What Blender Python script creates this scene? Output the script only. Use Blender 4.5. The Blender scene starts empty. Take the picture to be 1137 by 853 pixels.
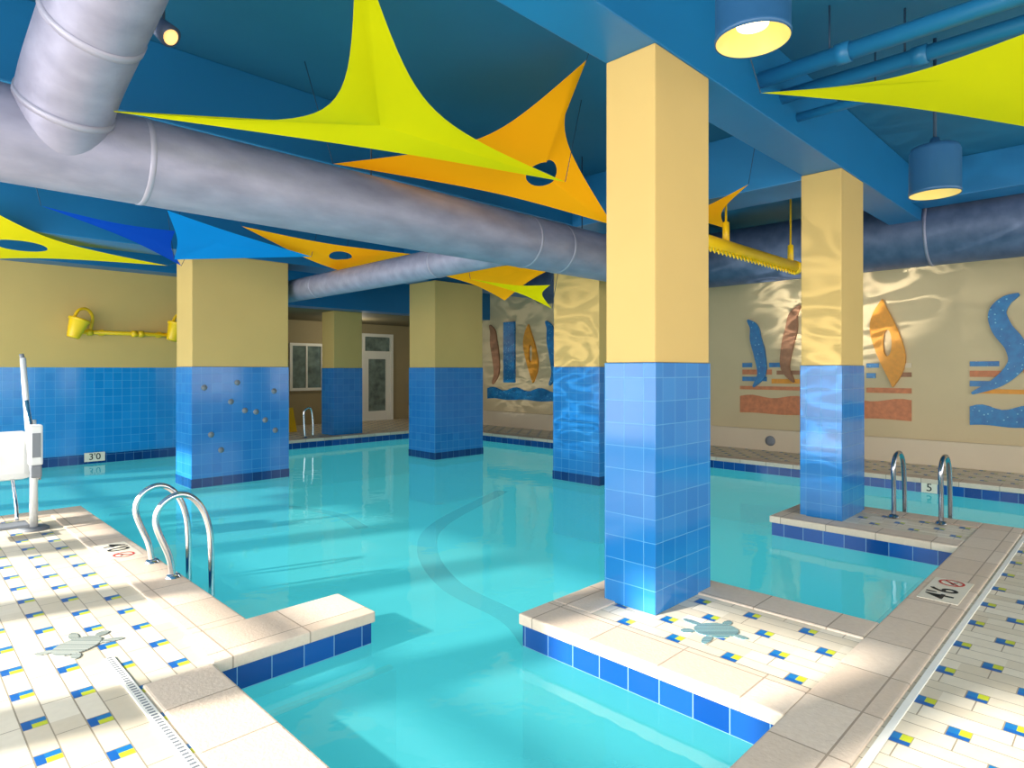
import bpy, bmesh, math, random
from mathutils import Vector, Matrix
random.seed(4)
C=bpy.context.scene.collection
S=bpy.context.scene
# ---------------------------------------------------------------- helpers
class NT:
    def __init__(s,name):
        s.m=bpy.data.materials.new(name); s.m.use_nodes=True
        s.t=s.m.node_tree; s.n=s.t.nodes; s.b=s.n['Principled BSDF']; s.out=s.n['Material Output']
    def add(s,t,**k):
        n=s.n.new(t)
        for a,v in k.items(): setattr(n,a,v)
        return n
    def link(s,a,b): s.t.links.new(a,b)
    def setin(s,sock,v):
        if isinstance(v,bpy.types.NodeSocket): s.link(v,sock)
        else: sock.default_value=v
    def math(s,op,a,b=0.0,c=None):
        n=s.add('ShaderNodeMath',operation=op); s.setin(n.inputs[0],a); s.setin(n.inputs[1],b)
        if c is not None: s.setin(n.inputs[2],c)
        return n.outputs[0]
    def mix(s,f,a,b):
        n=s.add('ShaderNodeMix',data_type='RGBA'); s.setin(n.inputs[0],f); s.setin(n.inputs[6],a); s.setin(n.inputs[7],b)
        return n.outputs[2]
    def noise(s,scale,detail=3,vec=None):
        n=s.add('ShaderNodeTexNoise'); n.inputs['Scale'].default_value=scale; n.inputs['Detail'].default_value=detail
        if vec is not None: s.link(vec,n.inputs['Vector'])
        return n.outputs['Fac']
    def pos(s): return s.add('ShaderNodeNewGeometry').outputs['Position']
    def bump(s,h,strength=.2,dist=.01):
        n=s.add('ShaderNodeBump'); n.inputs['Strength'].default_value=strength; n.inputs['Distance'].default_value=dist
        s.link(h,n.inputs['Height']); s.link(n.outputs[0],s.b.inputs['Normal']); return n.outputs[0]
def lin(r,g,b):
    f=lambda v:(v/255/12.92) if v/255<=.04045 else ((v/255+.055)/1.055)**2.4
    return (f(r),f(g),f(b),1)
def plain(name,col,rough=.5,metal=0,var=.12,scale=6,bump=.08,emit=None,spec=None):
    m=NT(name); p=m.pos(); f=m.noise(scale,4,p)
    dark=tuple(x*(1-var) for x in col[:3])+(1,); lite=tuple(min(1,x*(1+var)) for x in col[:3])+(1,)
    m.link(m.mix(f,dark,lite),m.b.inputs['Base Color'])
    m.b.inputs['Roughness'].default_value=rough; m.b.inputs['Metallic'].default_value=metal
    if bump: m.bump(m.noise(scale*12,3,p),bump,.004)
    if emit: 
        m.b.inputs['Emission Color'].default_value=emit[0]; m.b.inputs['Emission Strength'].default_value=emit[1]
    return m.m
def tilemat(name,c1,c2,mort,size=.155,rough=.12,rowoff=0.0,w=None,split=None):
    m=NT(name); p=m.pos(); s=m.add('ShaderNodeSeparateXYZ'); m.link(p,s.inputs[0])
    u=m.math('ADD',s.outputs[0],s.outputs[1]); v=m.math('ADD',s.outputs[2],rowoff)
    cb=m.add('ShaderNodeCombineXYZ'); m.link(u,cb.inputs[0]); m.link(v,cb.inputs[1])
    b=m.add('ShaderNodeTexBrick'); b.offset=0; m.link(cb.outputs[0],b.inputs['Vector'])
    b.inputs['Scale'].default_value=1; b.inputs['Brick Width'].default_value=w or size; b.inputs['Row Height'].default_value=size
    b.inputs['Mortar Size'].default_value=.003; b.inputs['Mortar Smooth'].default_value=.2
    b.inputs['Color1'].default_value=c1; b.inputs['Color2'].default_value=c2; b.inputs['Mortar'].default_value=mort
    col=b.outputs['Color']
    if split:
        zz,cl=split
        f=m.math('LESS_THAN',s.outputs[2],zz); col=m.mix(f,col,cl)
    m.link(col,m.b.inputs['Base Color']); m.b.inputs['Roughness'].default_value=rough
    inv=m.math('SUBTRACT',1.0,b.outputs['Fac']); m.bump(inv,.35,.004)
    return m.m
def obj(name,mesh,mats=(),parent=None):
    o=bpy.data.objects.new(name,mesh); C.objects.link(o)
    for m in (mats if isinstance(mats,(list,tuple)) else [mats]): mesh.materials.append(m)
    if parent: o.parent=parent
    return o
def empty(name,loc,label,cat,group=None):
    o=bpy.data.objects.new(name,None); o.location=loc; C.objects.link(o); o.empty_display_size=.1
    o['label']=label; o['category']=cat
    if group: o['group']=group
    bpy.context.view_layer.update()
    return o
def tag(o,label,cat,group=None):
    o['label']=label; o['category']=cat
    if group: o['group']=group
    return o
def struct(o,label=None):
    o['kind']='structure'
    if label: o['label']=label
    return o
def par(o,p):
    o.parent=p; o.matrix_parent_inverse=Matrix.Translation(-p.location) ; return o
def meshfrom(name,vs,fs,mats,parent=None,smooth=False):
    me=bpy.data.meshes.new(name); me.from_pydata([tuple(v) for v in vs],[],fs); me.update()
    if smooth:
        for p in me.polygons: p.use_smooth=True
    o=obj(name,me,mats)
    if parent: par(o,parent)
    return o
def boxes(name,bs,mats,parent=None,bevel=0,topmat=None,sidesmat=None):
    bm=bmesh.new()
    for b in bs:
        r0,r1,l0,l1,z0,z1=b
        v=[bm.verts.new(p) for p in [(r0,l0,z0),(r1,l0,z0),(r1,l1,z0),(r0,l1,z0),(r0,l0,z1),(r1,l0,z1),(r1,l1,z1),(r0,l1,z1)]]
        for idx in [(0,3,2,1),(4,5,6,7),(0,1,5,4),(1,2,6,5),(2,3,7,6),(3,0,4,7)]:
            f=bm.faces.new([v[i] for i in idx])
            if topmat is not None: f.material_index = topmat if idx==(4,5,6,7) else sidesmat
    if bevel: bmesh.ops.bevel(bm,geom=bm.edges[:],offset=bevel,segments=2,affect='EDGES',profile=.6)
    me=bpy.data.meshes.new(name); bm.to_mesh(me); bm.free()
    o=obj(name,me,mats)
    if parent: par(o,parent)
    return o
def tube(name,pts,rad,mats,parent=None,seg=16,caps=True,closed=False):
    pts=[Vector(p) for p in pts]; n=len(pts)
    rads=rad if isinstance(rad,(list,tuple)) else [rad]*n
    vs=[];fs=[]
    T=(pts[1]-pts[0]).normalized(); up=Vector((0,0,1)) if abs(T.z)<.9 else Vector((1,0,0))
    N=T.cross(up).normalized()
    for i,p in enumerate(pts):
        if i==0: t=(pts[1]-pts[0])
        elif i==n-1: t=pts[-1]-pts[-2]
        else:
            t=(pts[i+1]-pts[i]).normalized()+(pts[i]-pts[i-1]).normalized()
            if (pts[i+1]-pts[i]).length<1e-6: t=pts[i]-pts[i-1]
        t.normalize(); N=(N-t*N.dot(t)).normalized(); B=t.cross(N)
        for k in range(seg):
            a=2*math.pi*k/seg; vs.append(p+(N*math.cos(a)+B*math.sin(a))*rads[i])
    for i in range(n-1):
        for k in range(seg):
            k2=(k+1)%seg; fs.append((i*seg+k,i*seg+k2,(i+1)*seg+k2,(i+1)*seg+k))
    if caps:
        fs.append(tuple(range(seg))[::-1]); fs.append(tuple((n-1)*seg+k for k in range(seg)))
    o=meshfrom(name,vs,fs,mats,parent,True)
    return o
def smoothpath(ctrl,sub=8):
    P=[Vector(p) for p in ctrl]; out=[]
    Q=[P[0]*2-P[1]]+P+[P[-1]*2-P[-2]]
    for i in range(1,len(Q)-2):
        for k in range(sub):
            t=k/sub; a,b,c,d=Q[i-1],Q[i],Q[i+1],Q[i+2]
            out.append(.5*((2*b)+(c-a)*t+(2*a-5*b+4*c-d)*t*t+(3*b-a-3*c+d)*t**3))
    out.append(P[-1]); return out
def lathe(name,prof,loc,mats,parent=None,seg=32,axis='Z'):
    vs=[];fs=[]
    for (r,z) in prof:
        for k in range(seg):
            a=2*math.pi*k/seg
            if axis=='Z': v=(r*math.cos(a),r*math.sin(a),z)
            elif axis=='X': v=(z,r*math.cos(a),r*math.sin(a))
            else: v=(r*math.cos(a),z,r*math.sin(a))
            vs.append(Vector(v)+Vector(loc))
    for i in range(len(prof)-1):
        for k in range(seg):
            k2=(k+1)%seg; fs.append((i*seg+k,i*seg+k2,(i+1)*seg+k2,(i+1)*seg+k))
    return meshfrom(name,vs,fs,mats,parent,True)
def text(body,size,loc,mat_rot,mat,parent,name='lettering'):
    cu=bpy.data.curves.new('t','FONT'); cu.body=body; cu.size=size; cu.align_x='CENTER'; cu.align_y='CENTER'; cu.extrude=.0008; cu.offset=size*.006
    t=bpy.data.objects.new('t',cu); C.objects.link(t); bpy.context.view_layer.update()
    me=bpy.data.meshes.new_from_object(t.evaluated_get(bpy.context.evaluated_depsgraph_get()))
    bpy.data.objects.remove(t); me.transform(Matrix.Translation(loc)@mat_rot.to_4x4())
    me.materials.clear(); o=obj(name,me,mat)
    if parent: par(o,parent)
    return o
def basis(xd,yd):
    x=Vector(xd).normalized(); y=Vector(yd).normalized(); z=x.cross(y)
    return Matrix((x,y,z)).transposed()
# ---------------------------------------------------------------- materials
CREAM=lin(204,171,102)
m_cream=plain('tan_yellow_paint',CREAM,.7,0,.07,1.5,.08)
m_tan=plain('tan_plaster',lin(202,180,140),.75,0,.1,1.2,.08)
m_olive=plain('olive_tan_plaster',lin(158,142,104),.75,0,.1,1.2,.08)
m_white=plain('pale_tan_plaster',lin(212,193,164),.7,0,.05,2)
m_marker=plain('pale_marker_tile',lin(226,216,196),.5,0,.03,2)
m_bluetile=tilemat('blue_wall_tile',lin(22,128,198),lin(32,138,206),lin(74,160,212))
m_coltile=tilemat('blue_column_tile',lin(30,112,180),lin(40,122,188),lin(76,148,198))
m_pooledge=tilemat('waterline_tile',lin(8,58,126),lin(20,80,156),lin(120,160,190),size=.2,rowoff=.2,w=.2,split=(-.205,lin(60,205,210)))
m_darkband=tilemat('dark_blue_band_tile',lin(8,48,104),lin(14,64,124),lin(70,120,160),size=.155,rowoff=.2)
m_ceil=plain('ceiling_blue_paint',lin(22,98,132),.6,0,.25,.7,.05)
m_beam=plain('beam_blue_paint',lin(22,110,160),.4,0,.16,.8,.05)
m_lowceil=plain('olive_ceiling_paint',lin(110,102,76),.7)
def ductmat(name,a,b):
    m=NT(name); p=m.pos(); s=m.add('ShaderNodeVectorMath',operation='MULTIPLY'); m.link(p,s.inputs[0]); s.inputs[1].default_value=(1.2,3,3)
    f=m.noise(2.2,5,s.outputs[0]); m.link(m.mix(f,a,b),m.b.inputs['Base Color']); m.b.inputs['Roughness'].default_value=.5; m.b.inputs['Metallic'].default_value=.3
    m.bump(m.noise(5,5,p),.3,.03); return m.m
m_duct=ductmat('dull_silver_grey_duct',lin(112,112,130),lin(170,168,188))
m_ductblue=ductmat('slate_blue_duct',lin(52,74,104),lin(104,116,144))
m_ductband=plain('duct_seam_metal',lin(160,158,174),.5,.3,.05,5)
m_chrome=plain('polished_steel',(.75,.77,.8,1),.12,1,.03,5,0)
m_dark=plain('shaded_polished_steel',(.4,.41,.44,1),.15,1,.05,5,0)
m_pipe=plain('blue_painted_pipe',lin(32,116,164),.4,0,.06,3)
m_lampblue=plain('lamp_blue_paint',lin(42,88,128),.4,0,.06,3)
m_yellow=plain('yellow_enamel',lin(246,196,10),.35,0,.04,3,0)
m_orange_art=plain('amber_wood_art',lin(218,142,34),.45,0,.22,14,.4)
m_wood=plain('copper_wood_art',lin(200,122,80),.6,0,.4,12,.5)
m_brown=plain('brown_wood_art',lin(150,104,74),.6,0,.35,12,.5)
m_whitepl=plain('white_plastic',lin(216,217,216),.35,0,.02,3,0)
m_greypl=plain('grey_plastic',lin(120,124,130),.5,0,.04,3,0)
m_black=plain('black_ink',lin(16,16,18),.5,0,.02,3,0)
m_red=plain('red_ink',lin(200,40,40),.5,0,.02,3,0)
m_frame=plain('white_frame_paint',lin(232,228,215),.5,0,.03,3)
m_cord=plain('dark_cord',lin(30,60,84),.6)
m_drain=plain('white_drain_grating',lin(236,232,222),.5,0,.04,20)
m_glow=plain('warm_lamp_glass',(1,.8,.45,1),.4,0,.02,3,0,emit=((1,.80,.42,1),4))
m_glow2=plain('orange_lamp_glass',(1,.6,.25,1),.4,0,.02,3,0,emit=((1,.55,.18,1),1.4))
m_gold=plain('lit_gold_reflector',lin(225,195,105),.35,.3,.05,8,0,emit=((1,.74,.3,1),.3))
def artblue():
    m=NT('dotted_blue_art'); p=m.pos(); v=m.add('ShaderNodeTexVoronoi'); m.link(p,v.inputs['Vector']); v.inputs['Scale'].default_value=14
    f=m.math('LESS_THAN',v.outputs['Distance'],.16)
    base=m.mix(m.noise(9,4,p),lin(6,66,130),lin(20,134,186))
    m.link(m.mix(f,base,lin(110,180,200)),m.b.inputs['Base Color']); m.b.inputs['Roughness'].default_value=.35; m.bump(m.noise(40,3,p),.4,.006); return m.m
m_artblue=artblue()
def glassm():
    m=NT('window_glass'); m.b.inputs['Roughness'].default_value=.05
    f=m.noise(5,4,m.pos()); m.link(m.mix(m.math('MULTIPLY',f,1.1),lin(10,20,26),lin(140,160,150)),m.b.inputs['Base Color']); return m.m
m_glass=glassm()
def sailmat(name,col,e=.16):
    m=NT(name); p=m.pos(); f=m.noise(1.2,2,p)
    cc=m.mix(f,tuple(x*.9 for x in col[:3])+(1,),col)
    m.link(cc,m.b.inputs['Base Color']); m.b.inputs['Roughness'].default_value=.8; m.b.inputs['Specular IOR Level'].default_value=.1
    m.link(cc,m.b.inputs['Emission Color']); m.b.inputs['Emission Strength'].default_value=e  # self-glow in the fabric colour stands in for bounced light
    tr=m.add('ShaderNodeBsdfTranslucent'); m.link(cc,tr.inputs['Color'])
    mx=m.add('ShaderNodeMixShader'); mx.inputs[0].default_value=.25
    m.link(m.b.outputs[0],mx.inputs[1]); m.link(tr.outputs[0],mx.inputs[2]); m.link(mx.outputs[0],m.out.inputs[0])
    return m.m
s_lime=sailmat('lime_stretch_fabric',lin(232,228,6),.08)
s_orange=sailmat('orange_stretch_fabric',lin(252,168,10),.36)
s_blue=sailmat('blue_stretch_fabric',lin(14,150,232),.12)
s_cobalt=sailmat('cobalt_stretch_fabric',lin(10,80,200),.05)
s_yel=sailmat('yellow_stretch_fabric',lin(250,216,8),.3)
def deckmat():
    m=NT('mosaic_deck_paver'); p=m.pos(); s=m.add('ShaderNodeSeparateXYZ'); m.link(p,s.inputs[0])
    v=m.math('DIVIDE',s.outputs[0],.22); fl=m.math('FLOOR',v); fv=m.math('FRACT',v)
    u=m.math('ADD',m.math('DIVIDE',s.outputs[1],.35),m.math('MULTIPLY',m.math('FLOORED_MODULO',fl,2.0),.5))
    fu=m.math('FRACT',u); flu=m.math('FLOOR',u)
    acc=m.math('MULTIPLY',m.math('LESS_THAN',fu,.26),m.math('LESS_THAN',fv,.44))
    half=m.math('LESS_THAN',fv,.17)
    def edge(x,at,w):
        return m.math('LESS_THAN',m.math('ABSOLUTE',m.math('SUBTRACT',x,at)),w)
    j=m.math('MAXIMUM',edge(fv,.0,.014),edge(fv,1.0,.014)); j=m.math('MAXIMUM',j,edge(fv,.44,.012))
    j2=m.math('MULTIPLY',m.math('MAXIMUM',edge(fu,.26,.008),edge(fu,0,.008)),m.math('LESS_THAN',fv,.44))
    j3=m.math('MULTIPLY',edge(fu,.62,.008),m.math('GREATER_THAN',fv,.44))
    j=m.math('MAXIMUM',j,m.math('MAXIMUM',j2,j3))
    wn=m.add('ShaderNodeTexWhiteNoise',noise_dimensions='3D'); cb=m.add('ShaderNodeCombineXYZ')
    m.link(fl,cb.inputs[0]); m.link(flu,cb.inputs[1]); m.link(m.math('GREATER_THAN',fv,.44),cb.inputs[2]); m.link(cb.outputs[0],wn.inputs['Vector'])
    base=m.mix(wn.outputs['Value'],lin(210,196,172),lin(232,222,202))
    base=m.mix(m.math('MULTIPLY',m.noise(25,4,p),.3),base,lin(180,162,138))
    ac=m.mix(half,lin(190,196,44),lin(8,88,160))
    # blue-heavy tile with a lime half
    ac=m.mix(m.math('GREATER_THAN',fu,.13),ac,m.mix(half,lin(20,110,170),lin(8,88,160)))
    col=m.mix(acc,base,ac); col=m.mix(j,col,lin(150,136,116))
    m.link(col,m.b.inputs['Base Color']); m.b.inputs['Roughness'].default_value=.45
    m.bump(m.math('SUBTRACT',1.0,j),.3,.003); return m.m
m_deck=deckmat()
def copem():
    m=NT('sandstone_coping'); p=m.pos(); b=m.add('ShaderNodeTexBrick'); b.offset=0; m.link(p,b.inputs['Vector'])
    b.inputs['Scale'].default_value=1; b.inputs['Brick Width'].default_value=.46; b.inputs['Row Height'].default_value=.46; b.inputs['Mortar Size'].default_value=.005
    b.inputs['Color1'].default_value=lin(228,210,190); b.inputs['Color2'].default_value=lin(214,192,170); b.inputs['Mortar'].default_value=lin(156,138,120)
    col=m.mix(m.math('MULTIPLY',m.noise(38,6,p),.45),b.outputs['Color'],lin(184,158,136))
    m.link(col,m.b.inputs['Base Color']); m.b.inputs['Roughness'].default_value=.65; m.bump(m.noise(60,5,p),.45,.005); return m.m
m_cope=copem()
def basinm():
    m=NT('turquoise_pool_plaster'); p=m.pos(); m.link(m.mix(m.noise(.5,3,p),lin(160,240,240),lin(190,248,246)),m.b.inputs['Base Color']); m.b.inputs['Roughness'].default_value=.8; return m.m
m_basin=basinm()
def waterm():
    m=NT('pool_water'); p=m.pos()
    g=m.add('ShaderNodeBsdfGlossy'); g.inputs['Roughness'].default_value=.03
    t=m.add('ShaderNodeBsdfTransparent'); t.inputs['Color'].default_value=(.5,.97,1,1)
    df=m.add('ShaderNodeBsdfDiffuse'); df.inputs['Color'].default_value=lin(110,232,238)
    em=m.add('ShaderNodeEmission'); em.inputs['Color'].default_value=(.10,.84,.92,1); em.inputs['Strength'].default_value=1.05  # pool lighting put into the water itself as a turquoise glow
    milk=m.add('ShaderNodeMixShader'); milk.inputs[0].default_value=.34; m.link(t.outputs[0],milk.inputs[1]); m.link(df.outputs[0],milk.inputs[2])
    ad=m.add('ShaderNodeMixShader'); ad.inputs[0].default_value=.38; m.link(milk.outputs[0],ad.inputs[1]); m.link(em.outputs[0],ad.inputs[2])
    f=m.add('ShaderNodeFresnel'); f.inputs['IOR'].default_value=1.4
    b=m.add('ShaderNodeBump'); b.inputs['Strength'].default_value=.22; b.inputs['Distance'].default_value=.02
    n=m.noise(2.6,3,p); m.link(n,b.inputs['Height']); m.link(b.outputs[0],g.inputs['Normal']); m.link(b.outputs[0],f.inputs['Normal'])
    x=m.add('ShaderNodeMixShader'); m.link(m.math('MULTIPLY',f.outputs[0],.85),x.inputs[0]); m.link(ad.outputs[0],x.inputs[1]); m.link(g.outputs[0],x.inputs[2]); m.link(x.outputs[0],m.out.inputs[0]); return m.m
m_water=waterm()
m_lane=plain('dark_blue_lane_tile',lin(0,40,110),.5)
m_mosaic=tilemat('teal_mosaic',lin(40,104,116),lin(100,150,155),lin(170,170,160),size=.02)
m_mosaicw=tilemat('grey_green_mosaic',lin(140,150,144),lin(184,188,178),lin(108,112,108),size=.02)
# ---------------------------------------------------------------- setting
D=-1.1; W=-.2
fl=boxes('floor',[(-3,1.63,3.59,8.78,D,0),(1.63,2.28,3.59,4.03,D,0),(-3,1.25,-4,3.59,D,0),(1.25,8.08,-4,1.15,D,0),
  (2.96,4.42,1.15,2.86,D,0),(6.87,8.08,1.15,2.86,D,0),(6.2,10.82,13.62,17.3,D,0),(10.82,12.5,-4,17.3,D,0)],[m_deck,m_pooledge],topmat=0,sidesmat=1)
struct(fl,'cream paver deck with small blue and lime accents')
ct=.012; cb=-.06
copes=[(-3,1.65,8.46,8.8),(1.31,1.65,4.05,8.46),(1.27,2.30,3.57,4.05),(.93,1.27,-4,3.57),(1.27,8.1,.83,1.17),
 (2.94,3.28,1.17,2.88),(3.28,4.44,2.56,2.88),(4.12,4.44,1.17,2.56),(6.85,7.13,1.17,2.88),(7.13,8.1,2.6,2.88),(7.82,8.1,1.17,2.6),(7.8,8.1,-4,.83),
 (6.2,10.8,13.6,13.92),(10.8,11.12,-4,13.92)]
for i,c in enumerate(copes):
    struct(boxes('trim_%d'%(i+1),[(c[0],c[1],c[2],c[3],cb,ct)],[m_cope],bevel=.012),'sandstone pool coping')
def wall(name,a,b,h,t,split=None,top=m_cream,low=None,base=-1.1):
    r0,r1=sorted((a[0],b[0]+t[0])) if a[0]!=b[0] else sorted((a[0],a[0]+t[0]))
    l0,l1=sorted((a[1],b[1])) if a[1]!=b[1] else sorted((a[1],a[1]+t[1]))
    if a[0]!=b[0]: r0,r1=sorted((a[0],b[0]))
    bs=[(r0,r1,l0,l1,base,split),(r0,r1,l0,l1,split,h)] if split else [(r0,r1,l0,l1,base,h)]
    o=boxes(name,bs,[low or top,top])
    if split:
        for p in o.data.polygons:
            if p.index>=6: p.material_index=1
    return struct(o)
H=4.4
wall('wall_west',(-3,14.3),(6.2,14.3),H,(0,.2),1.65,m_cream,m_bluetile)
wall('wall_return',(6.0,14.5),(6.0,17.3),H,(.2,0))
wall('wall_north',(6.2,17.3),(12.5,17.3),H,(0,.2),None,m_olive)
wall('wall_east',(12.5,-4),(12.5,17.5),H,(.2,0),None,m_tan)
struct(boxes('baseboard_east',[(12.42,12.5,-4,17.3,0,.42)],[m_white],bevel=.01))
struct(boxes('trim_20',[(-3,6.2,14.26,14.3,-.26,-.02)],[m_darkband]),'dark blue waterline tile band')
struct(boxes('ceiling',[(-3.2,12.7,-4.2,17.5,H,H+.15)],[m_ceil]))
struct(boxes('ceiling_lower',[(6.2,12.5,13.9,17.3,3.05,3.2)],[m_lowceil]))
beams=[(-3,12.5,2.24,2.65,3.74),(-3,12.5,5.95,6.6,3.74),(-3,12.5,10.18,10.9,3.4),(7.2,7.9,2.65,13.4,3.7),(6.2,12.5,13.4,13.9,3.05),(-3,6.2,13.8,14.3,3.55),(10.0,10.5,-4,2.24,3.9)]
for i,b in enumerate(beams):
    struct(boxes('trim_%d'%(30+i),[(b[0],b[1],b[2],b[3],b[4],H)],[m_beam],bevel=.01),'blue painted ceiling beam')
def mull(name,axis):
    bs=[]
    if axis=='r':
        bs+=[(-3.2,-3,-4,14.5,D,.15),(-3.2,-3,-4,14.5,3.75,H),(-3.14,-3.06,-4,14.5,2.5,2.62)]
        y=-4.6
        while y<14.5: bs.append((-3.18,-3.02,y,y+.42,.15,3.75)); y+=1.8
    else:
        bs+=[(-3,12.5,-4.2,-4,D,.6),(-3,12.5,-4.2,-4,3.4,H)]
        x=-3
        while x<12.5: bs.append((x,x+.4,-4.18,-4.02,.6,3.4)); x+=2.2
    return struct(boxes(name,bs,[m_frame]))
mull('window_1','r'); mull('window_2','l')
struct(boxes('window_3',[(8.25,9.3,17.22,17.3,1.0,1.08),(8.25,9.3,17.22,17.3,2.3,2.38),(8.25,8.33,17.22,17.3,1.08,2.3),(9.22,9.3,17.22,17.3,1.08,2.3),(8.75,8.8,17.24,17.3,1.08,2.3)],[m_frame]),'white framed window')
struct(boxes('window_4',[(8.33,9.22,17.27,17.29,1.08,2.3)],[m_glass]),'window pane')
dr=boxes('door_1',[(10.6,10.7,17.2,17.3,0,2.75),(11.65,11.75,17.2,17.3,0,2.75),(10.7,11.65,17.2,17.3,2.65,2.75),(10.7,11.65,17.22,17.3,2.1,2.2),
 (10.7,10.85,17.24,17.3,0,2.1),(11.5,11.65,17.24,17.3,0,2.1),(10.85,11.5,17.24,17.3,0,.3),(10.85,11.5,17.24,17.3,1.95,2.1)],[m_frame]); struct(dr,'white glazed door with transom')
struct(boxes('window_5',[(10.7,11.65,17.28,17.295,.3,2.65)],[m_glass]),'door glazing')
# ---------------------------------------------------------------- pool
pool=empty('swimming_pool',(5,5,D),'turquoise indoor swimming pool with still water','swimming pool')
boxes('basin',[(-3,12.5,-4,14.3,D-.1,D)],[m_basin],pool)
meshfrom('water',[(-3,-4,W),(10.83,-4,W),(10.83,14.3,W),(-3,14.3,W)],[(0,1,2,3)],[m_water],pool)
def strip(name,pts,w,z,mat,parent):
    P=smoothpath([(a,b,z) for a,b in pts],10); vs=[];fs=[]
    for i,p in enumerate(P):
        t=(P[min(i+1,len(P)-1)]-P[max(i-1,0)]).normalized(); n=Vector((-t.y,t.x,0))
        vs+= [p+n*w/2,p-n*w/2]
    for i in range(len(P)-1): fs.append((2*i,2*i+1,2*i+3,2*i+2))
    return meshfrom(name,vs,fs,mat,parent)
strip('lane_line',[(9.8,10.1),(7.0,8.75),(5.8,7.6),(5.05,6.15),(4.85,4.85),(4.5,4.1),(4.3,3.4)],.3,D+.004,[m_lane],pool)
strip('lane_line',[(3,13.6),(4.5,13),(5.6,12),(6,10.6),(5.8,9.4)],.22,D+.004,[m_lane],pool)
boxes('step',[(4.44,6.85,1.16,1.45,D,-.34)],[m_basin],pool,bevel=.01)
boxes('step_nosing',[(4.5,6.8,1.36,1.44,-.34,-.32)],[m_lane],pool)
boxes('step',[(1.28,2.28,3.3,3.58,D,-.27)],[m_basin],pool,bevel=.01)
boxes('step_nosing',[(1.3,2.26,3.31,3.35,-.27,-.25)],[m_marker],pool)
# ---------------------------------------------------------------- columns
cols=[(3.56,.74,2.24,.41,0,3.74,'square column beside the front platform, standing on paver deck'),
 (7.16,.76,2.24,.43,0,3.74,'column on the small platform beside two grab rails'),
 (3.32,1.54,10.18,.72,D,3.4,'wide column rising from the pool with round jet fittings'),
 (7.82,1.3,10.0,.88,D,3.4,'wide column rising from the middle of the pool'),
 (7.86,.76,5.95,.95,D,3.74,'column rising from the pool near the round duct'),
 (7.8,.8,13.95,.6,0,3.05,'slim column on the far deck before the door')]
for i,(r,w,l,d,z0,zt,lab) in enumerate(cols):
    e=empty('column',(r+w/2,l+d/2,z0),('cream and blue tiled '+lab),'column','tiled columns of the pool hall')
    boxes('tile_cladding',[(r,r+w,l,l+d,z0,1.65)],[m_coltile],e,bevel=.006)
    boxes('painted_shaft',[(r+.008,r+w-.008,l+.008,l+d-.008,1.65,zt+ (0.0))],[m_cream],e,bevel=.012)
    if z0<0: boxes('waterline_band',[(r-.006,r+w+.006,l-.006,l+d+.006,-.24,-.06)],[m_darkband],e)
for k,(x,z) in enumerate([(3.5,1.33),(3.9,1.1),(4.12,.95),(4.3,.92),(4.45,.78),(3.75,.35),(4.62,.6),(4.0,1.4),(4.6,1.25),(3.6,.6)]):
    tag(lathe('water_jet',[(0,-.012),(.025,-.012),(.03,-.006),(.045,-.006),(.045,0)],(x,10.18,z),[m_greypl],seg=16,axis='Y'),'round grey water jet fitting set in blue tile','water jet','jets on the wide column')
# ---------------------------------------------------------------- ducts
duct=empty('ventilation_duct',(3,5.2,3.13),'large silver-grey round ventilation duct hanging under blue ceiling','duct')
tube('duct_body',[(-1.2,5.2,3.13)]+[(x*.5-1,5.2,3.13) for x in range(1,18)]+smoothpath([(7.9,5.2,3.13),(8.3,5.2,3.22),(8.5,5.2,3.5),(8.55,5.2,4.38)],5)[1:],.31,[m_duct],duct,48)
for x in (1.35,5.4,6.0):
    lathe('duct_band',[(.31,-.02),(.314,-.016),(.314,.016),(.31,.02)],(x,5.2,3.13),[m_ductband],duct,48,'X')
tube('branch_duct',smoothpath([(.83,5.36,3.1),(.84,5.1,3.2),(.86,4.85,3.44),(.9,4.4,3.68),(.94,3.9,3.95),(.95,3.6,4.38)],6),.275,[m_duct],duct,40)
tube('branch_collar',[(.848,4.98,3.32),(.852,4.95,3.35)],.285,[m_ductband],duct,40)
tube('branch_collar',[(.895,4.44,3.655),(.9,4.40,3.68)],.282,[m_ductband],duct,40)
tube('side_duct',smoothpath([(5.15,5.2,3.02),(5.15,7,3.0),(5.15,10,3.0),(5.15,13.7,3.0)],6),.19,[m_duct],duct,32)
for y in (6.5,9.7): lathe('duct_band',[(.19,-.015),(.195,-.015),(.195,.015),(.19,.015)],(5.15,y,3.0),[m_ductband],duct,32,'Y')
for x in (0.2,3.3,6.5):
    tube('hanger_rod',[(x,5.2,3.43),(x,5.2,4.4)],.008,[m_cord],duct,8)
d2=empty('ventilation_duct',(11,3,3.65),'large slate-blue round duct running along the mural wall','duct')
tube('duct_body',[(11,-3.9,3.65)]+[(11,y,3.65) for y in range(-3,11)],.5,[m_ductblue],d2,48)
for y in (-1.5,2.2,6.3): lathe('duct_band',[(.5,-.02),(.508,-.02),(.508,.02),(.5,.02)],(11,y,3.65),[m_duct],d2,48,'Y')
for y in (1,4,8): tube('hanger_rod',[(11,y,4.1),(11,y,4.4)],.012,[m_cord],d2,8)
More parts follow.
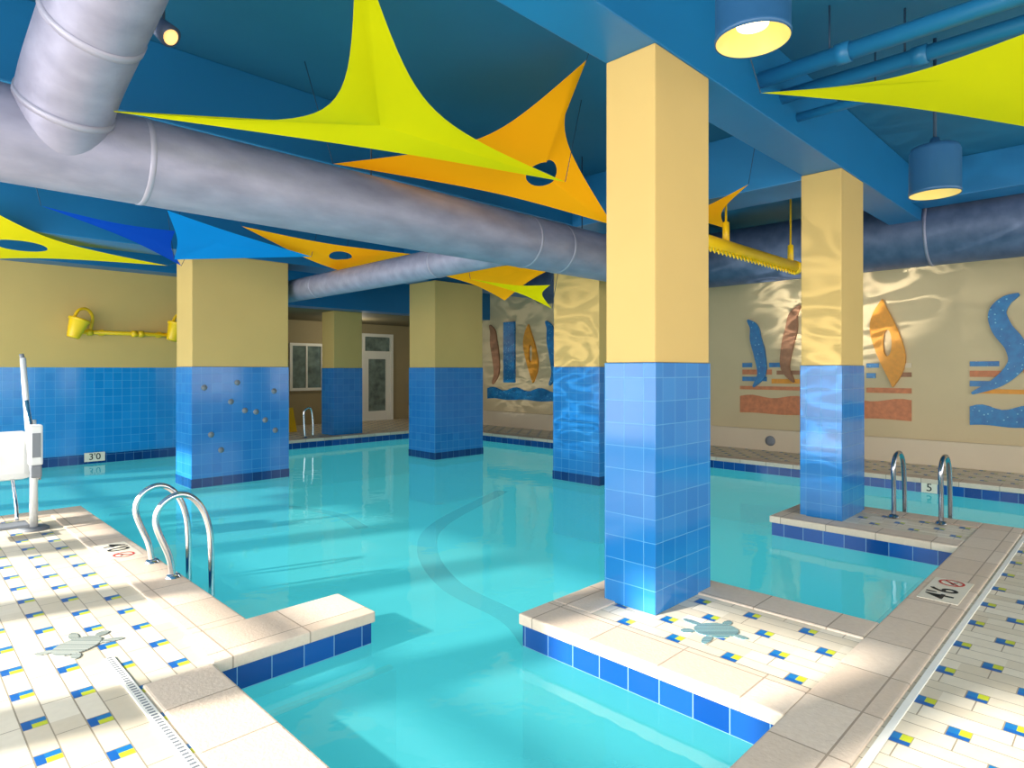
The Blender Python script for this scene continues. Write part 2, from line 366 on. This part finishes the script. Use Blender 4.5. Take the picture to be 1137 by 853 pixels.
# ---------------------------------------------------------------- sails
def sail(tips,ctrl,center,hole,mat,label,bulge=0.0,k0=.45):
    tips=[Vector(t) for t in tips]; center=Vector(center); n=len(tips); outer=[]
    for i in range(n):
        a=tips[i]; b=tips[(i+1)%n]; c=ctrl[i]
        if c is None: c=(a+b)/2*k0+center*(1-k0)
        c=Vector(c)
        for k in range(22):
            t=k/22; outer.append(a*(1-t)**3+c*(3*t*(1-t)**2+3*t*t*(1-t))+b*t**3)
    N=len(outer); rings=10; vs=[];fs=[]
    for j in range(rings+1):
        f=j/rings
        for p in outer:
            d=p-center; h=min(hole,d.length*.6); q=center+d.normalized()*h
            v=p*(1-f)+q*f; v.z+=bulge*math.sin(math.pi*f)
            vs.append(v)
    for j in range(rings):
        for k in range(N):
            k2=(k+1)%N; fs.append((j*N+k,j*N+k2,(j+1)*N+k2,(j+1)*N+k))
    e=empty('shade_sail',center,label,'fabric sail','stretched fabric sails under the ceiling')
    o=meshfrom('sail_fabric',vs,fs,[mat],e,True)
    for t in tips:
        d=(t-center).normalized(); end=t+Vector((d.x*.25,d.y*.25,0)); end.z=H
        for b in beams:
            if b[0]<end.x<b[1] and b[2]<end.y<b[3]: end.z=b[4]
        tube('tension_cord',[t,end],.004,[m_cord],e,6)
    return e
sail([(1.02,4.78,3.29),(1.82,3.02,3.95),(4.88,4.12,3.5)],[(2.42,4.08,3.348),(3.01,4.06,3.61),(2.95,4.42,3.42)],(2.74,4.19,3.50),.0,s_lime,'lime-yellow stretched fabric sail with long pointed tips')
sail([(2.94,5.27,3.5),(4.26,3.36,4.25),(6.06,4.39,3.3)],[(4.09,4.40,3.74),(4.75,4.16,4.0),(4.7,4.85,3.50)],(4.86,4.42,3.64),.17,s_orange,'orange stretched fabric sail with a round hole')
sail([(.6,9.0,3.5),(3.2,10.9,3.25),(.1,13.5,3.2)],[None,None,None],(1.35,10.9,3.3),.3,s_yel,'yellow stretched fabric sail with a round hole near the wall')
sail([(2.4,8.2,3.5),(4.5,8.7,3.28),(2.9,9.6,3.15)],[(3.2,8.5,3.42),(3.9,8.95,3.22),(2.75,8.9,3.3)],(3.2,8.85,3.32),.0,s_blue,'bright blue stretched fabric sail')
sail([(1.27,8.77,3.45),(2.76,9.1,3.45),(3.15,10.1,3.15)],[(2.1,9.05,3.42),(2.8,9.5,3.3),(2.3,9.4,3.33)],(2.5,9.3,3.36),.0,s_cobalt,'cobalt blue stretched fabric sail')
sail([(3.4,8.5,3.52),(5.9,7.8,3.36),(5.5,9.4,3.22)],[(4.6,8.45,3.44),(5.6,8.5,3.30),(4.6,8.95,3.26)],(4.95,8.65,3.34),.17,s_orange,'orange stretched fabric sail with a hole beside a wide column')
sail([(5.77,7.66,3.10),(7.64,6.22,3.36),(7.34,7.51,2.76)],[None,None,None],(6.9,7.1,3.07),.0,s_orange,'small orange stretched fabric sail hanging under the duct',k0=.75)
sail([(6.08,6.94,2.93),(7.0,6.2,2.86),(6.95,6.12,2.5)],[None,None,None],(6.72,6.4,2.77),.0,s_lime,'small lime stretched fabric sail near a column',k0=.5)
sail([(4.26,1.85,3.5),(4.7,.1,3.6),(7.0,.3,3.5)],[(4.75,1.15,3.5),None,(5.2,1.2,3.5)],(5.0,.9,3.52),.0,s_lime,'lime-yellow stretched fabric sail beneath blue pipes')
sail([(6.6,3.0,3.6),(8.0,3.95,3.5),(6.8,4.3,3.45)],[None,None,None],(7.1,3.8,3.5),.0,s_orange,'small orange stretched fabric sail beside a cream column')
# ---------------------------------------------------------------- pipes
def pipe(r,l0,l1,z,R,joints):
    e=empty('ceiling_pipe',(r,(l0+l1)/2,z),'light blue painted pipe under the ceiling','pipe','blue ceiling pipes')
    tube('pipe_run',[(r,l0,z),(r,(l0+l1)/2,z),(r,l1,z)],R,[m_pipe],e,20)
    for j in joints:
        lathe('pipe_coupling',[(R,-.05),(R*1.2,-.05),(R*1.2,.05),(R,.05)],(r,j,z),[m_pipe],e,20,'Y')
        tube('hanger_rod',[(r,j+.1,z),(r,j+.1,H)],.008,[m_cord],e,8)
pipe(5.15,-3.9,2.24,4.0,.065,(1.6,.3,-1))
pipe(5.6,-3.9,2.24,4.0,.06,(1.2,-.2))
pipe(5.95,-3.9,2.24,3.92,.04,(1.5,0))
# ---------------------------------------------------------------- pendant cylinders
def pend(x,y,zb,lab):
    e=empty('pendant_lamp',(x,y,zb),lab,'lamp','blue cylinder ceiling lamps')
    lathe('lamp_shade',[(.182,.012),(.19,0),(.192,.03),(.188,.035),(.188,.36),(.17,.4),(.05,.42),(.03,.48),(0,.48)],(x,y,zb),[m_lampblue],e,40)
    lathe('reflector',[(.185,0.004),(.178,.01),(.13,.12),(.06,.16),(0,.165)],(x,y,zb),[m_gold],e,40)
    lathe('bulb',[(0,.06),(.05,.065),(.08,.08),(.09,.12),(0,.13)],(x,y,zb),[m_glow],e,24)
    tube('lamp_stem',[(x,y,zb+.46),(x,y,H)],.014,[m_cord],e,10)
pend(3.24,1.45,3.33,'blue cylinder pendant lamp with glowing opening above the platform')
pend(6.29,1.24,3.08,'blue cylinder pendant lamp on a stem beside the far column')
sp=empty('spot_lamp',(1.38,4.79,3.95),'small dark spot lamp with warm glow under ceiling','lamp')
tube('lamp_body',[(1.34,4.86,4.02),(1.41,4.74,3.90)],[.06,.075],[m_ductblue],sp,20); tube('bulb',[(1.411,4.738,3.898),(1.42,4.72,3.885)],[.055,.03],[m_glow2],sp,20); tube('bracket',[(1.38,4.79,4.0),(1.38,4.79,4.4)],.01,[m_cord],sp,8)
# ---------------------------------------------------------------- yellow spray bar
yb=empty('spray_bar',(7.5,3.6,3.1),'yellow overhead water spray bar with rows of nozzles','spray bar')
tube('bar',[(5.5,3.6,3.1),(7.5,3.6,3.1),(9.5,3.6,3.1)],.085,[m_yellow],yb,20)
tube('bar_end',[(9.4,3.6,3.1),(9.5,3.6,3.1)],.1,[m_yellow],yb,20)
for k in range(38):
    x=5.6+k*.1; tube('nozzle',[(x,3.56,3.03),(x,3.54,2.97)],[.014,.008],[m_yellow],yb,8)
for x in (7.3,9.3): tube('hanger',[(x,3.6,3.1),(x,3.6,3.4),(x,3.6,3.42),(x,3.6,H)],[.045,.04,.014,.014],[m_yellow],yb,10)
# ---------------------------------------------------------------- yellow wall fixture
ys=empty('wall_shower',(3.6,14.2,2.3),'yellow wall pipe with goosenecks and small tipping buckets','shower')
tube('pipe',[(2.6,14.15,2.32),(3.5,14.15,2.32),(4.7,14.15,2.32)],.04,[m_yellow],ys,16)
for x in (2.75,3.5,3.62,4.2): tube('pipe_collar',[(x,14.15,2.32),(x+.09,14.15,2.32)],.065,[m_yellow],ys,16)
for x in (3.0,4.0): tube('wall_mount',[(x,14.15,2.32),(x,14.3,2.32)],.06,[m_yellow],ys,12)
for x in (2.6,4.28):
    tube('gooseneck',smoothpath([(x+.2,14.15,2.32),(x+.24,14.13,2.6),(x+.14,14.05,2.74),(x,14.0,2.72),(x-.08,13.98,2.58)],6),.028,[m_yellow],ys,12)
    o=lathe('bucket',[(.0,.0),(.10,.0),(.105,.02),(.16,.32),(.18,.33),(.18,.37),(.15,.37),(.09,.05),(0,.04)],(0,0,0),[m_yellow],ys,24)
    o.data.transform(Matrix.Translation((x-.1,13.98,2.2))@Matrix.Rotation(.3,4,'Y'))
# ---------------------------------------------------------------- grab rails
def rails(pts,ls,label,mat,axis='r',rad=.021,treads=True):
    e=empty('pool_ladder',(pts[0][0],ls[0],0),label,'pool ladder','pool ladders')
    for l in ls:
        tube('handrail',smoothpath([(p[0],l,p[1]) for p in pts],8),rad,[mat],e,16)
        lathe('escutcheon',[(.022,.03),(.045,.022),(.055,.0)],(pts[0][0],l,.014),[mat],e,20)
    if treads:
        for z in (-.4,-.7): boxes('tread',[(pts[-1][0]-.04,pts[-1][0]+.05,min(ls),max(ls),z,z+.03)],[mat],e,bevel=.008)
    return e
rails([(1.58,0),(1.55,.18),(1.46,.44),(1.50,.58),(1.62,.64),(1.74,.58),(1.83,.40),(1.86,.1),(1.86,-.8)],(5.25,5.78),'polished steel pool ladder with two looped handrails',m_chrome,rad=.024)
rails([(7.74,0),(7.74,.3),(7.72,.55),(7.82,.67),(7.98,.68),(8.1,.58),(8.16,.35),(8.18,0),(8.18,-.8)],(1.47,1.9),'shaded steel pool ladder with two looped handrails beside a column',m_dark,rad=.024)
rails([(7.0,0),(6.98,.4),(6.98,.62),(7.05,.7),(7.15,.68),(7.2,.4),(7.2,.02)],(13.85,),'thin steel grab rail on the far deck',m_chrome,treads=False)
sg=empty('wet_floor_sign',(7.5,15.6,0),'yellow folding wet floor sign on far deck','floor sign')
meshfrom('sign_panel',[(7.3,15.5,0),(7.62,15.5,0),(7.56,15.62,.62),(7.36,15.62,.62),(7.3,15.52,0),(7.62,15.52,0),(7.56,15.64,.62),(7.36,15.64,.62)],[(0,1,2,3),(4,7,6,5),(0,4,5,1),(3,2,6,7),(0,3,7,4),(1,5,6,2)],[m_yellow],sg)
meshfrom('sign_panel',[(7.3,15.78,0),(7.62,15.78,0),(7.56,15.65,.62),(7.36,15.65,.62),(7.3,15.76,0),(7.62,15.76,0),(7.56,15.64,.61),(7.36,15.64,.61)],[(0,3,2,1),(4,5,6,7),(0,1,5,4),(3,7,6,2),(0,4,7,3),(1,2,6,5)],[m_yellow],sg)
# ---------------------------------------------------------------- pool lift
pl=empty('pool_lift',(1.08,7.87,0),'white pool access lift with mast, seat and control box','pool lift')
lathe('base_plate',[(0,.03),(.11,.03),(.13,.015),(.13,0)],(1.08,7.87,.0),[m_greypl],pl,28)
tube('post',[(1.08,7.87,.02),(1.08,7.87,.6),(1.07,7.88,1.1)],[.036,.034,.032],[m_whitepl],pl,20)
tube('mast',[(1.05,7.85,.75),(1.0,7.93,1.72)],.026,[m_whitepl],pl,14)
tube('mast_tip',[(1.0,7.93,1.70),(.99,7.94,1.76)],.02,[m_greypl],pl,14)
tube('actuator',[(1.12,7.82,.5),(1.02,7.86,1.3)],.018,[m_chrome],pl,14)
boxes('control_box',[(1.02,1.13,7.68,7.80,.66,1.06)],[m_whitepl],pl,bevel=.02)
boxes('control_panel',[(1.04,1.11,7.672,7.682,.74,.98)],[m_greypl],pl,bevel=.004)
boxes('battery',[(1.03,1.12,7.67,7.79,.54,.66)],[m_greypl],pl,bevel=.015)
def seatmesh():
    bm=bmesh.new()
    prof=[(0,0.45),(.08,.42),(.3,.41),(.42,.46),(.5,.62),(.55,.85),(.56,1.02)]
    rows=[]
    for i,(d,z) in enumerate(prof):
        row=[]
        for k in range(7):
            w=(k-3)/3; curve=.06*w*w
            row.append(bm.verts.new((.45+.0+w*.27, 8.0+d-curve*(1 if i>3 else 0), z+curve*(1.2 if i<=3 else .3))))
        rows.append(row)
    for a,b in zip(rows,rows[1:]):
        for k in range(6): bm.faces.new((a[k],a[k+1],b[k+1],b[k]))
    me=bpy.data.meshes.new('seat'); bm.to_mesh(me); bm.free()
    for p in me.polygons: p.use_smooth=True
    o=obj('seat',me,[m_whitepl]); par(o,pl); s=o.modifiers.new('s','SOLIDIFY'); s.thickness=.04; s=o.modifiers.new('b','SUBSURF'); s.levels=2; s.render_levels=2
seatmesh()
boxes('seat_bracket',[(.6,1.05,8.02,8.1,.5,.58)],[m_whitepl],pl,bevel=.01)
boxes('body_shell',[(.55,1.08,7.92,8.15,.5,.98)],[m_whitepl],pl,bevel=.07)
tube('armrest',smoothpath([(.72,8.5,.75),(.74,8.2,.78),(.74,7.8,.74)],5),.02,[m_greypl],pl,12)
tube('footrest_arm',smoothpath([(.7,8.0,.56),(.76,7.8,.3),(.78,7.72,.14)],5),.016,[m_chrome],pl,12)
tube('footrest_arm',smoothpath([(.92,8.0,.56),(.93,7.8,.3),(.93,7.72,.14)],5),.016,[m_chrome],pl,12)
boxes('footrest',[(.65,1.0,7.5,7.75,.1,.13)],[m_greypl],pl,bevel=.012)
# ---------------------------------------------------------------- drains
for b,horiz in (((.865,.915,-1,4.05),0),((1.27,8.0,.78,.812),1)):
    e=empty('floor_drain',((b[0]+b[1])/2,(b[2]+b[3])/2,0),('narrow plain white drain strip set in paver deck' if horiz else 'narrow white slotted drain grating set in paver deck'),'drain','slot drains in the deck')
    boxes('grating',[(b[0],b[1],b[2],b[3],-.01,.008)],[m_drain],e,bevel=.002)
    bs=[]
    if not horiz:
        y=b[2]+.05
        while y<b[3]: bs.append((b[0]+.012,b[1]-.012,y,y+.012,.0075,.0095)); y+=.03
        s=boxes('slots',bs,[m_greypl],e); s['kind']='stuff'
# ---------------------------------------------------------------- turtle mosaics
def turtle(cx,cy,s,ang,mat,lab):
    e=empty('turtle_mosaic',(cx,cy,0),lab,'floor mosaic','sea turtle mosaics in the deck')
    def ell(ox,oy,a,b,rot,n,name,z=.006):
        vs=[];R=Matrix.Rotation(ang,2)
        for k in range(n):
            t=2*math.pi*k/n; p=Vector((a*math.cos(t),b*math.sin(t))); p=Matrix.Rotation(rot,2)@p+Vector((ox,oy)); p=R@(p*s); vs.append((cx+p.x,cy+p.y,z))
        vs2=[(v[0],v[1],0) for v in vs]; k=len(vs)
        meshfrom(name,vs+vs2,[tuple(range(k))]+[(i,i+k,(i+1)%k+k,(i+1)%k) for i in range(k)],[mat],e)
    ell(0,0,.8,.62,0,14,'shell',.008); ell(1.05,0,.25,.18,0,10,'head')
    for sx,sy,r in ((.6,.75,.9),(.6,-.75,-.9),(-.65,.6,-.8),(-.65,-.6,.8)): ell(sx,sy,.42 if sx>0 else .28,.15,r+ (math.pi if sx<0 else 0),10,'flipper')
turtle(3.62,1.85,.17,2.4,m_mosaic,'teal sea turtle mosaic set flat in cream pavers')
turtle(.80,4.36,.17,.6,m_mosaicw,'grey-green sea turtle mosaic set flat in cream pavers')
# ---------------------------------------------------------------- depth markings
def ring(cx,cy,cz,R,xd,yd,mat,parent):
    vs=[];x=Vector(xd).normalized();y=Vector(yd).normalized();n=24;c=Vector((cx,cy,cz)); nn=x.cross(y)
    for rr in (R,R*.8):
        for k in range(n): vs.append(c+x*rr*math.cos(6.28318*k/n)+y*rr*math.sin(6.28318*k/n)+nn*.001)
    fs=[(k,(k+1)%n,n+(k+1)%n,n+k) for k in range(n)]
    b=len(vs); d=(x+y).normalized(); q=(x-y).normalized()
    vs+=[c+d*R*.9+q*R*.09+nn*.0012,c+d*R*.9-q*R*.09+nn*.0012,c-d*R*.9-q*R*.09+nn*.0012,c-d*R*.9+q*R*.09+nn*.0012]; fs.append((b,b+1,b+2,b+3))
    meshfrom('no_diving_symbol',vs,fs,[mat],parent)
def diver(c,R,xd,yd,parent):
    x=Vector(xd).normalized();y=Vector(yd).normalized();c=Vector(c)
    pts=[(-.5,-.1),(-.1,.1),(.2,.35),(.35,.2),(.1,-.05),(.5,-.35),(.4,-.45),(0,-.15),(-.5,-.25)]
    meshfrom('diver_symbol',[c+x*a*R+y*b*R for a,b in pts],[tuple(range(len(pts)))],[m_black],parent)
def marker(cx,cy,cz,xd,yd,txt,size,sym,back,lab,w=.3,h=.16):
    x=Vector(xd);y=Vector(yd);n=x.cross(y); c=Vector((cx,cy,cz))
    e=empty('depth_marker',(cx,cy,cz),lab,'depth marker','pool depth markers')
    if back:
        P=[c+x*a*w/2+y*b*h/2+n*t for t in (0,.004) for a,b in ((-1,-1),(1,-1),(1,1),(-1,1))]
        meshfrom('marker_tile',P,[(4,5,6,7),(0,1,5,4),(1,2,6,5),(2,3,7,6),(3,0,4,7)],[m_marker],e)
    off=-.17*w if sym else 0
    text(txt,size,c+x*off+n*.0055,basis(xd,yd),m_black,e)
    if sym:
        R=h*.34; cc=c+x*w*.34+n*.0055; diver(cc,R,xd,yd,e); ring(cc.x,cc.y,cc.z,R,xd,yd,m_red,e)
marker(5.42,1.0,.012,(1,0,0),(0,1,0),"4'6",.24,True,True,"black 4'6 depth marking with red no-diving symbol",.58,.24)
marker(1.47,6.38,.012,(0,-1,0),(1,0,0),"4'0",.24,True,True,"4'0 depth marking with red no-diving symbol on pale tile",.58,.24)
marker(2.9,14.255,-.07,(1,0,0),(0,0,1),"3'0",.17,False,True,"3'0 depth marking on white waterline tile",.34,.17)
marker(10.815,2.2,-.12,(0,-1,0),(0,0,1),"5",.16,False,True,"5 depth marking on white waterline tile",.2,.15)
# ---------------------------------------------------------------- mural pieces
def flat(name,pts,mat,r=12.498,t=.05,lab='',inner=None,z_off=0):
    n=len(pts)
    if inner is None:
        vs=[(r-t,a,b) for a,b in pts]+[(r,a,b) for a,b in pts]
        fs=[tuple(range(n)),tuple(range(n,2*n))[::-1]]+[(i,(i+1)%n,(i+1)%n+n,i+n) for i in range(n)]
    else:
        vs=[(r-t,a,b) for a,b in pts]+[(r,a,b) for a,b in pts]+[(r-t,a,b) for a,b in inner]+[(r,a,b) for a,b in inner]
        fs=[(i,(i+1)%n,(i+1)%n+n,i+n) for i in range(n)]+[(i,(i+1)%n,(i+1)%n+2*n,i+2*n) for i in range(n)]+[(i+2*n,(i+1)%n+2*n,(i+1)%n+3*n,i+3*n) for i in range(n)]
    o=meshfrom(name,vs,fs,[mat]); bm=bmesh.new(); bm.from_mesh(o.data); bmesh.ops.recalc_face_normals(bm,faces=bm.faces); bm.to_mesh(o.data); bm.free()
    return tag(o,lab,'wall art','mural pieces on the long wall')
def wavestrip(pts,w,mat,lab):
    P=smoothpath([(0,a,b) for a,b in pts],10); n=len(P); L=[];R=[]
    for i,p in enumerate(P):
        t=(P[min(i+1,n-1)]-P[max(i-1,0)]).normalized(); nn=Vector((0,-t.z,t.y)); f=i/(n-1)
        ww=w/2*max(.02,math.sin(math.pi*(.02+.96*f)))**.7
        a=p+nn*ww; b=p-nn*ww; L.append((a.y,a.z)); R.append((b.y,b.z))
    flat('wave_sculpture',L+R[::-1],mat,lab=lab)
def leaf(lc,z0,z1,w,mat,lab):
    n=40; out=[];inn=[];zc=(z0+z1)/2;h=(z1-z0)/2
    for i in range(n):
        a=2*math.pi*i/n; s=math.sin(a);c=math.cos(a)
        bend=.10*math.sin(s*2.2)
        out.append((lc+w/2*c*(1-abs(s)**3*.75)+bend, zc+h*s)); inn.append((lc+w*.15*c, zc+.0+h*.3*s))
    flat('leaf_sculpture',out,mat,lab=lab,inner=inn)
def bar(l0,l1,z,h,mat,lab,wav=.0):
    n=24; T=[];B=[]
    for i in range(n+1):
        l=l0+(l1-l0)*i/n; T.append((l,z+h/2+wav*math.sin(i*.9))); B.append((l,z-h/2+wav*.3*math.sin(i*.7)))
    flat('mural_bar',T+B[::-1],mat,lab=lab,r=12.498,t=.02)
blue='dotted blue wavy wall sculpture'; 
def sw(lc,z0,z1,a,flip=1): 
    h=z1-z0
    return [(lc+.5*a*flip,z0),(lc-.9*a*flip,z0+.2*h),(lc-.5*a*flip,z0+.5*h),(lc+.1*a*flip,z0+.7*h),(lc+.4*a*flip,z0+.88*h),(lc+1.5*a*flip,z0+h)]
wavestrip(sw(5.5,1.26,2.62,.12),.24,m_artblue,blue)
wavestrip(sw(4.82,1.36,2.84,.12,-1),.24,m_brown,'brown wooden wavy wall sculpture')
leaf(3.16,1.3,2.85,.46,m_orange_art,'amber leaf-shaped wall sculpture with central opening')
wavestrip([(1.95,1.22),(1.6,1.42),(1.38,1.7),(1.40,1.98),(1.56,2.25),(1.62,2.5),(1.52,2.68),(1.35,2.78)],.27,m_artblue,blue)
wavestrip(sw(13.2,1.2,2.9,.12),.3,m_brown,'brown wooden wavy wall sculpture')
flat('panel_sculpture',[(12.35,1.25),(12.8,1.25),(12.8,2.95),(12.35,2.95)],m_artblue,lab='blue rectangular wall panel')
leaf(11.75,1.25,2.85,.45,m_orange_art,'amber leaf-shaped wall sculpture with central opening')
wavestrip(sw(11.0,1.2,2.9,.13),.3,m_artblue,blue)
for (a,b,z,h,m) in [(5.8,5.6,1.7,.09,m_artblue),(5.25,4.95,1.7,.09,m_artblue),(5.8,5.2,1.56,.1,m_wood),(5.1,4.5,1.55,.08,m_brown),(5.8,5.3,1.42,.09,m_artblue),(5.2,4.5,1.38,.09,m_orange_art),(5.85,4.5,1.24,.07,m_wood),
    (3.5,3.3,1.68,.08,m_artblue),(3.02,2.8,1.68,.08,m_white),(3.5,3.35,1.5,.09,m_artblue),(3.02,2.8,1.52,.08,m_brown),(3.5,2.8,1.24,.09,m_wood),
    (1.98,1.6,1.7,.08,m_artblue),(1.98,1.5,1.54,.1,m_wood),(1.98,1.7,1.38,.09,m_artblue),(1.3,.6,1.6,.09,m_wood),(1.9,.6,1.26,.07,m_orange_art)]:
    bar(a,b,z,h,m,'horizontal %s mural strip'%('blue' if m is m_artblue else 'wooden'))
bar(5.85,2.8,.90,.34,m_wood,'long copper wood mural board',.03)
bar(1.98,.0,.86,.3,m_artblue,'long wavy-edged blue mural board',.04)
bar(13.5,10.3,.92,.3,m_artblue,'long wavy-edged blue mural board',.05)
tag(lathe('wall_vent',[(0,-.03),(.08,-.03),(.1,-.01),(.1,0)],(12.42,5.2,.2),[m_greypl],seg=20,axis='X'),'round vent on pale base wall','vent')
# ---------------------------------------------------------------- light
w=bpy.data.worlds.new('World'); S.world=w; w.use_nodes=True
bg=w.node_tree.nodes['Background']; bg.inputs[0].default_value=(.96,.98,1,1); bg.inputs[1].default_value=2.0
sun=bpy.data.lights.new('sun','SUN'); sun.energy=11; sun.angle=.03; sun.color=(1,.96,.88)
so=bpy.data.objects.new('sun',sun); C.objects.link(so)
d=Vector((.95,-.28,-.50)); so.rotation_euler=d.to_track_quat('-Z','Y').to_euler()
def area(loc,dirv,sx,sy,e,col):
    L=bpy.data.lights.new('daylight','AREA'); L.shape='RECTANGLE'; L.size=sx; L.size_y=sy; L.energy=e; L.color=col
    o=bpy.data.objects.new('daylight',L); C.objects.link(o); o.location=loc; o.rotation_euler=Vector(dirv).to_track_quat('-Z','Y').to_euler(); return o
area((-2.9,5,2),(1,0,.12),17,3.4,760,(1,.98,.96))
area((4.5,-3.9,2),(0,1,.12),14,2.8,240,(1,.97,.93))
def pt(loc,e,col,R=.0):
    L=bpy.data.lights.new('lamp','POINT'); L.energy=e; L.color=col; L.shadow_soft_size=R
    o=bpy.data.objects.new('lamp',L); C.objects.link(o); o.location=loc
pt((9.5,15.8,2.6),32,(1,.9,.72))
# added spot lamps imitating sunlight off rippled water, aimed at walls and columns
def caustic_spot(loc,target,e,size,scale,thr=.5):
    L=bpy.data.lights.new('added_glint_spot','SPOT'); L.energy=e; L.color=(1,.97,.9); L.spot_size=size; L.spot_blend=.9; L.shadow_soft_size=0
    L.use_nodes=True; t=L.node_tree; n=t.nodes; em=n['Emission']
    tc=n.new('ShaderNodeTexCoord'); mp=n.new('ShaderNodeMapping'); mp.inputs['Scale'].default_value=(scale*.6,scale*1.6,scale)
    no=n.new('ShaderNodeTexNoise'); no.inputs['Scale'].default_value=1; no.inputs['Detail'].default_value=1; no.inputs['Distortion'].default_value=1.4
    s1=n.new('ShaderNodeMath'); s1.operation='SUBTRACT'; s1.inputs[1].default_value=.5
    ab=n.new('ShaderNodeMath'); ab.operation='ABSOLUTE'
    mr=n.new('ShaderNodeMapRange'); mr.interpolation_type='SMOOTHSTEP'; mr.inputs[1].default_value=0; mr.inputs[2].default_value=.12; mr.inputs[3].default_value=1; mr.inputs[4].default_value=.1
    t.links.new(tc.outputs['Normal'],mp.inputs[0]); t.links.new(mp.outputs[0],no.inputs['Vector']); t.links.new(no.outputs['Fac'],s1.inputs[0]); t.links.new(s1.outputs[0],ab.inputs[0]); t.links.new(ab.outputs[0],mr.inputs[0]); t.links.new(mr.outputs[0],em.inputs['Strength'])
    o=bpy.data.objects.new('added_glint_spot',L); C.objects.link(o); o.location=loc; o.rotation_euler=(Vector(target)-Vector(loc)).to_track_quat('-Z','Y').to_euler()
caustic_spot((8.6,4.4,-.15),(12.5,3.9,3.35),2000,.75,9)
caustic_spot((4.8,2.3,-.12),(7.2,2.45,1.6),380,1.0,8)
caustic_spot((5.2,6.4,-.15),(7.86,6.4,1.7),340,1.1,8)
caustic_spot((8.8,12.4,-.15),(12.5,12.2,2.1),260,1.0,9)
# ---------------------------------------------------------------- camera
cam=bpy.data.cameras.new('cam'); co=bpy.data.objects.new('camera',cam); C.objects.link(co)
co.location=(0,0,1.6); co.rotation_euler=(math.radians(90),0,math.radians(-45))
cam.lens=700/1137*36; cam.sensor_width=36; cam.shift_y=-15.5/1137; cam.clip_start=.05
S.camera=co
S.view_settings.view_transform='Standard'
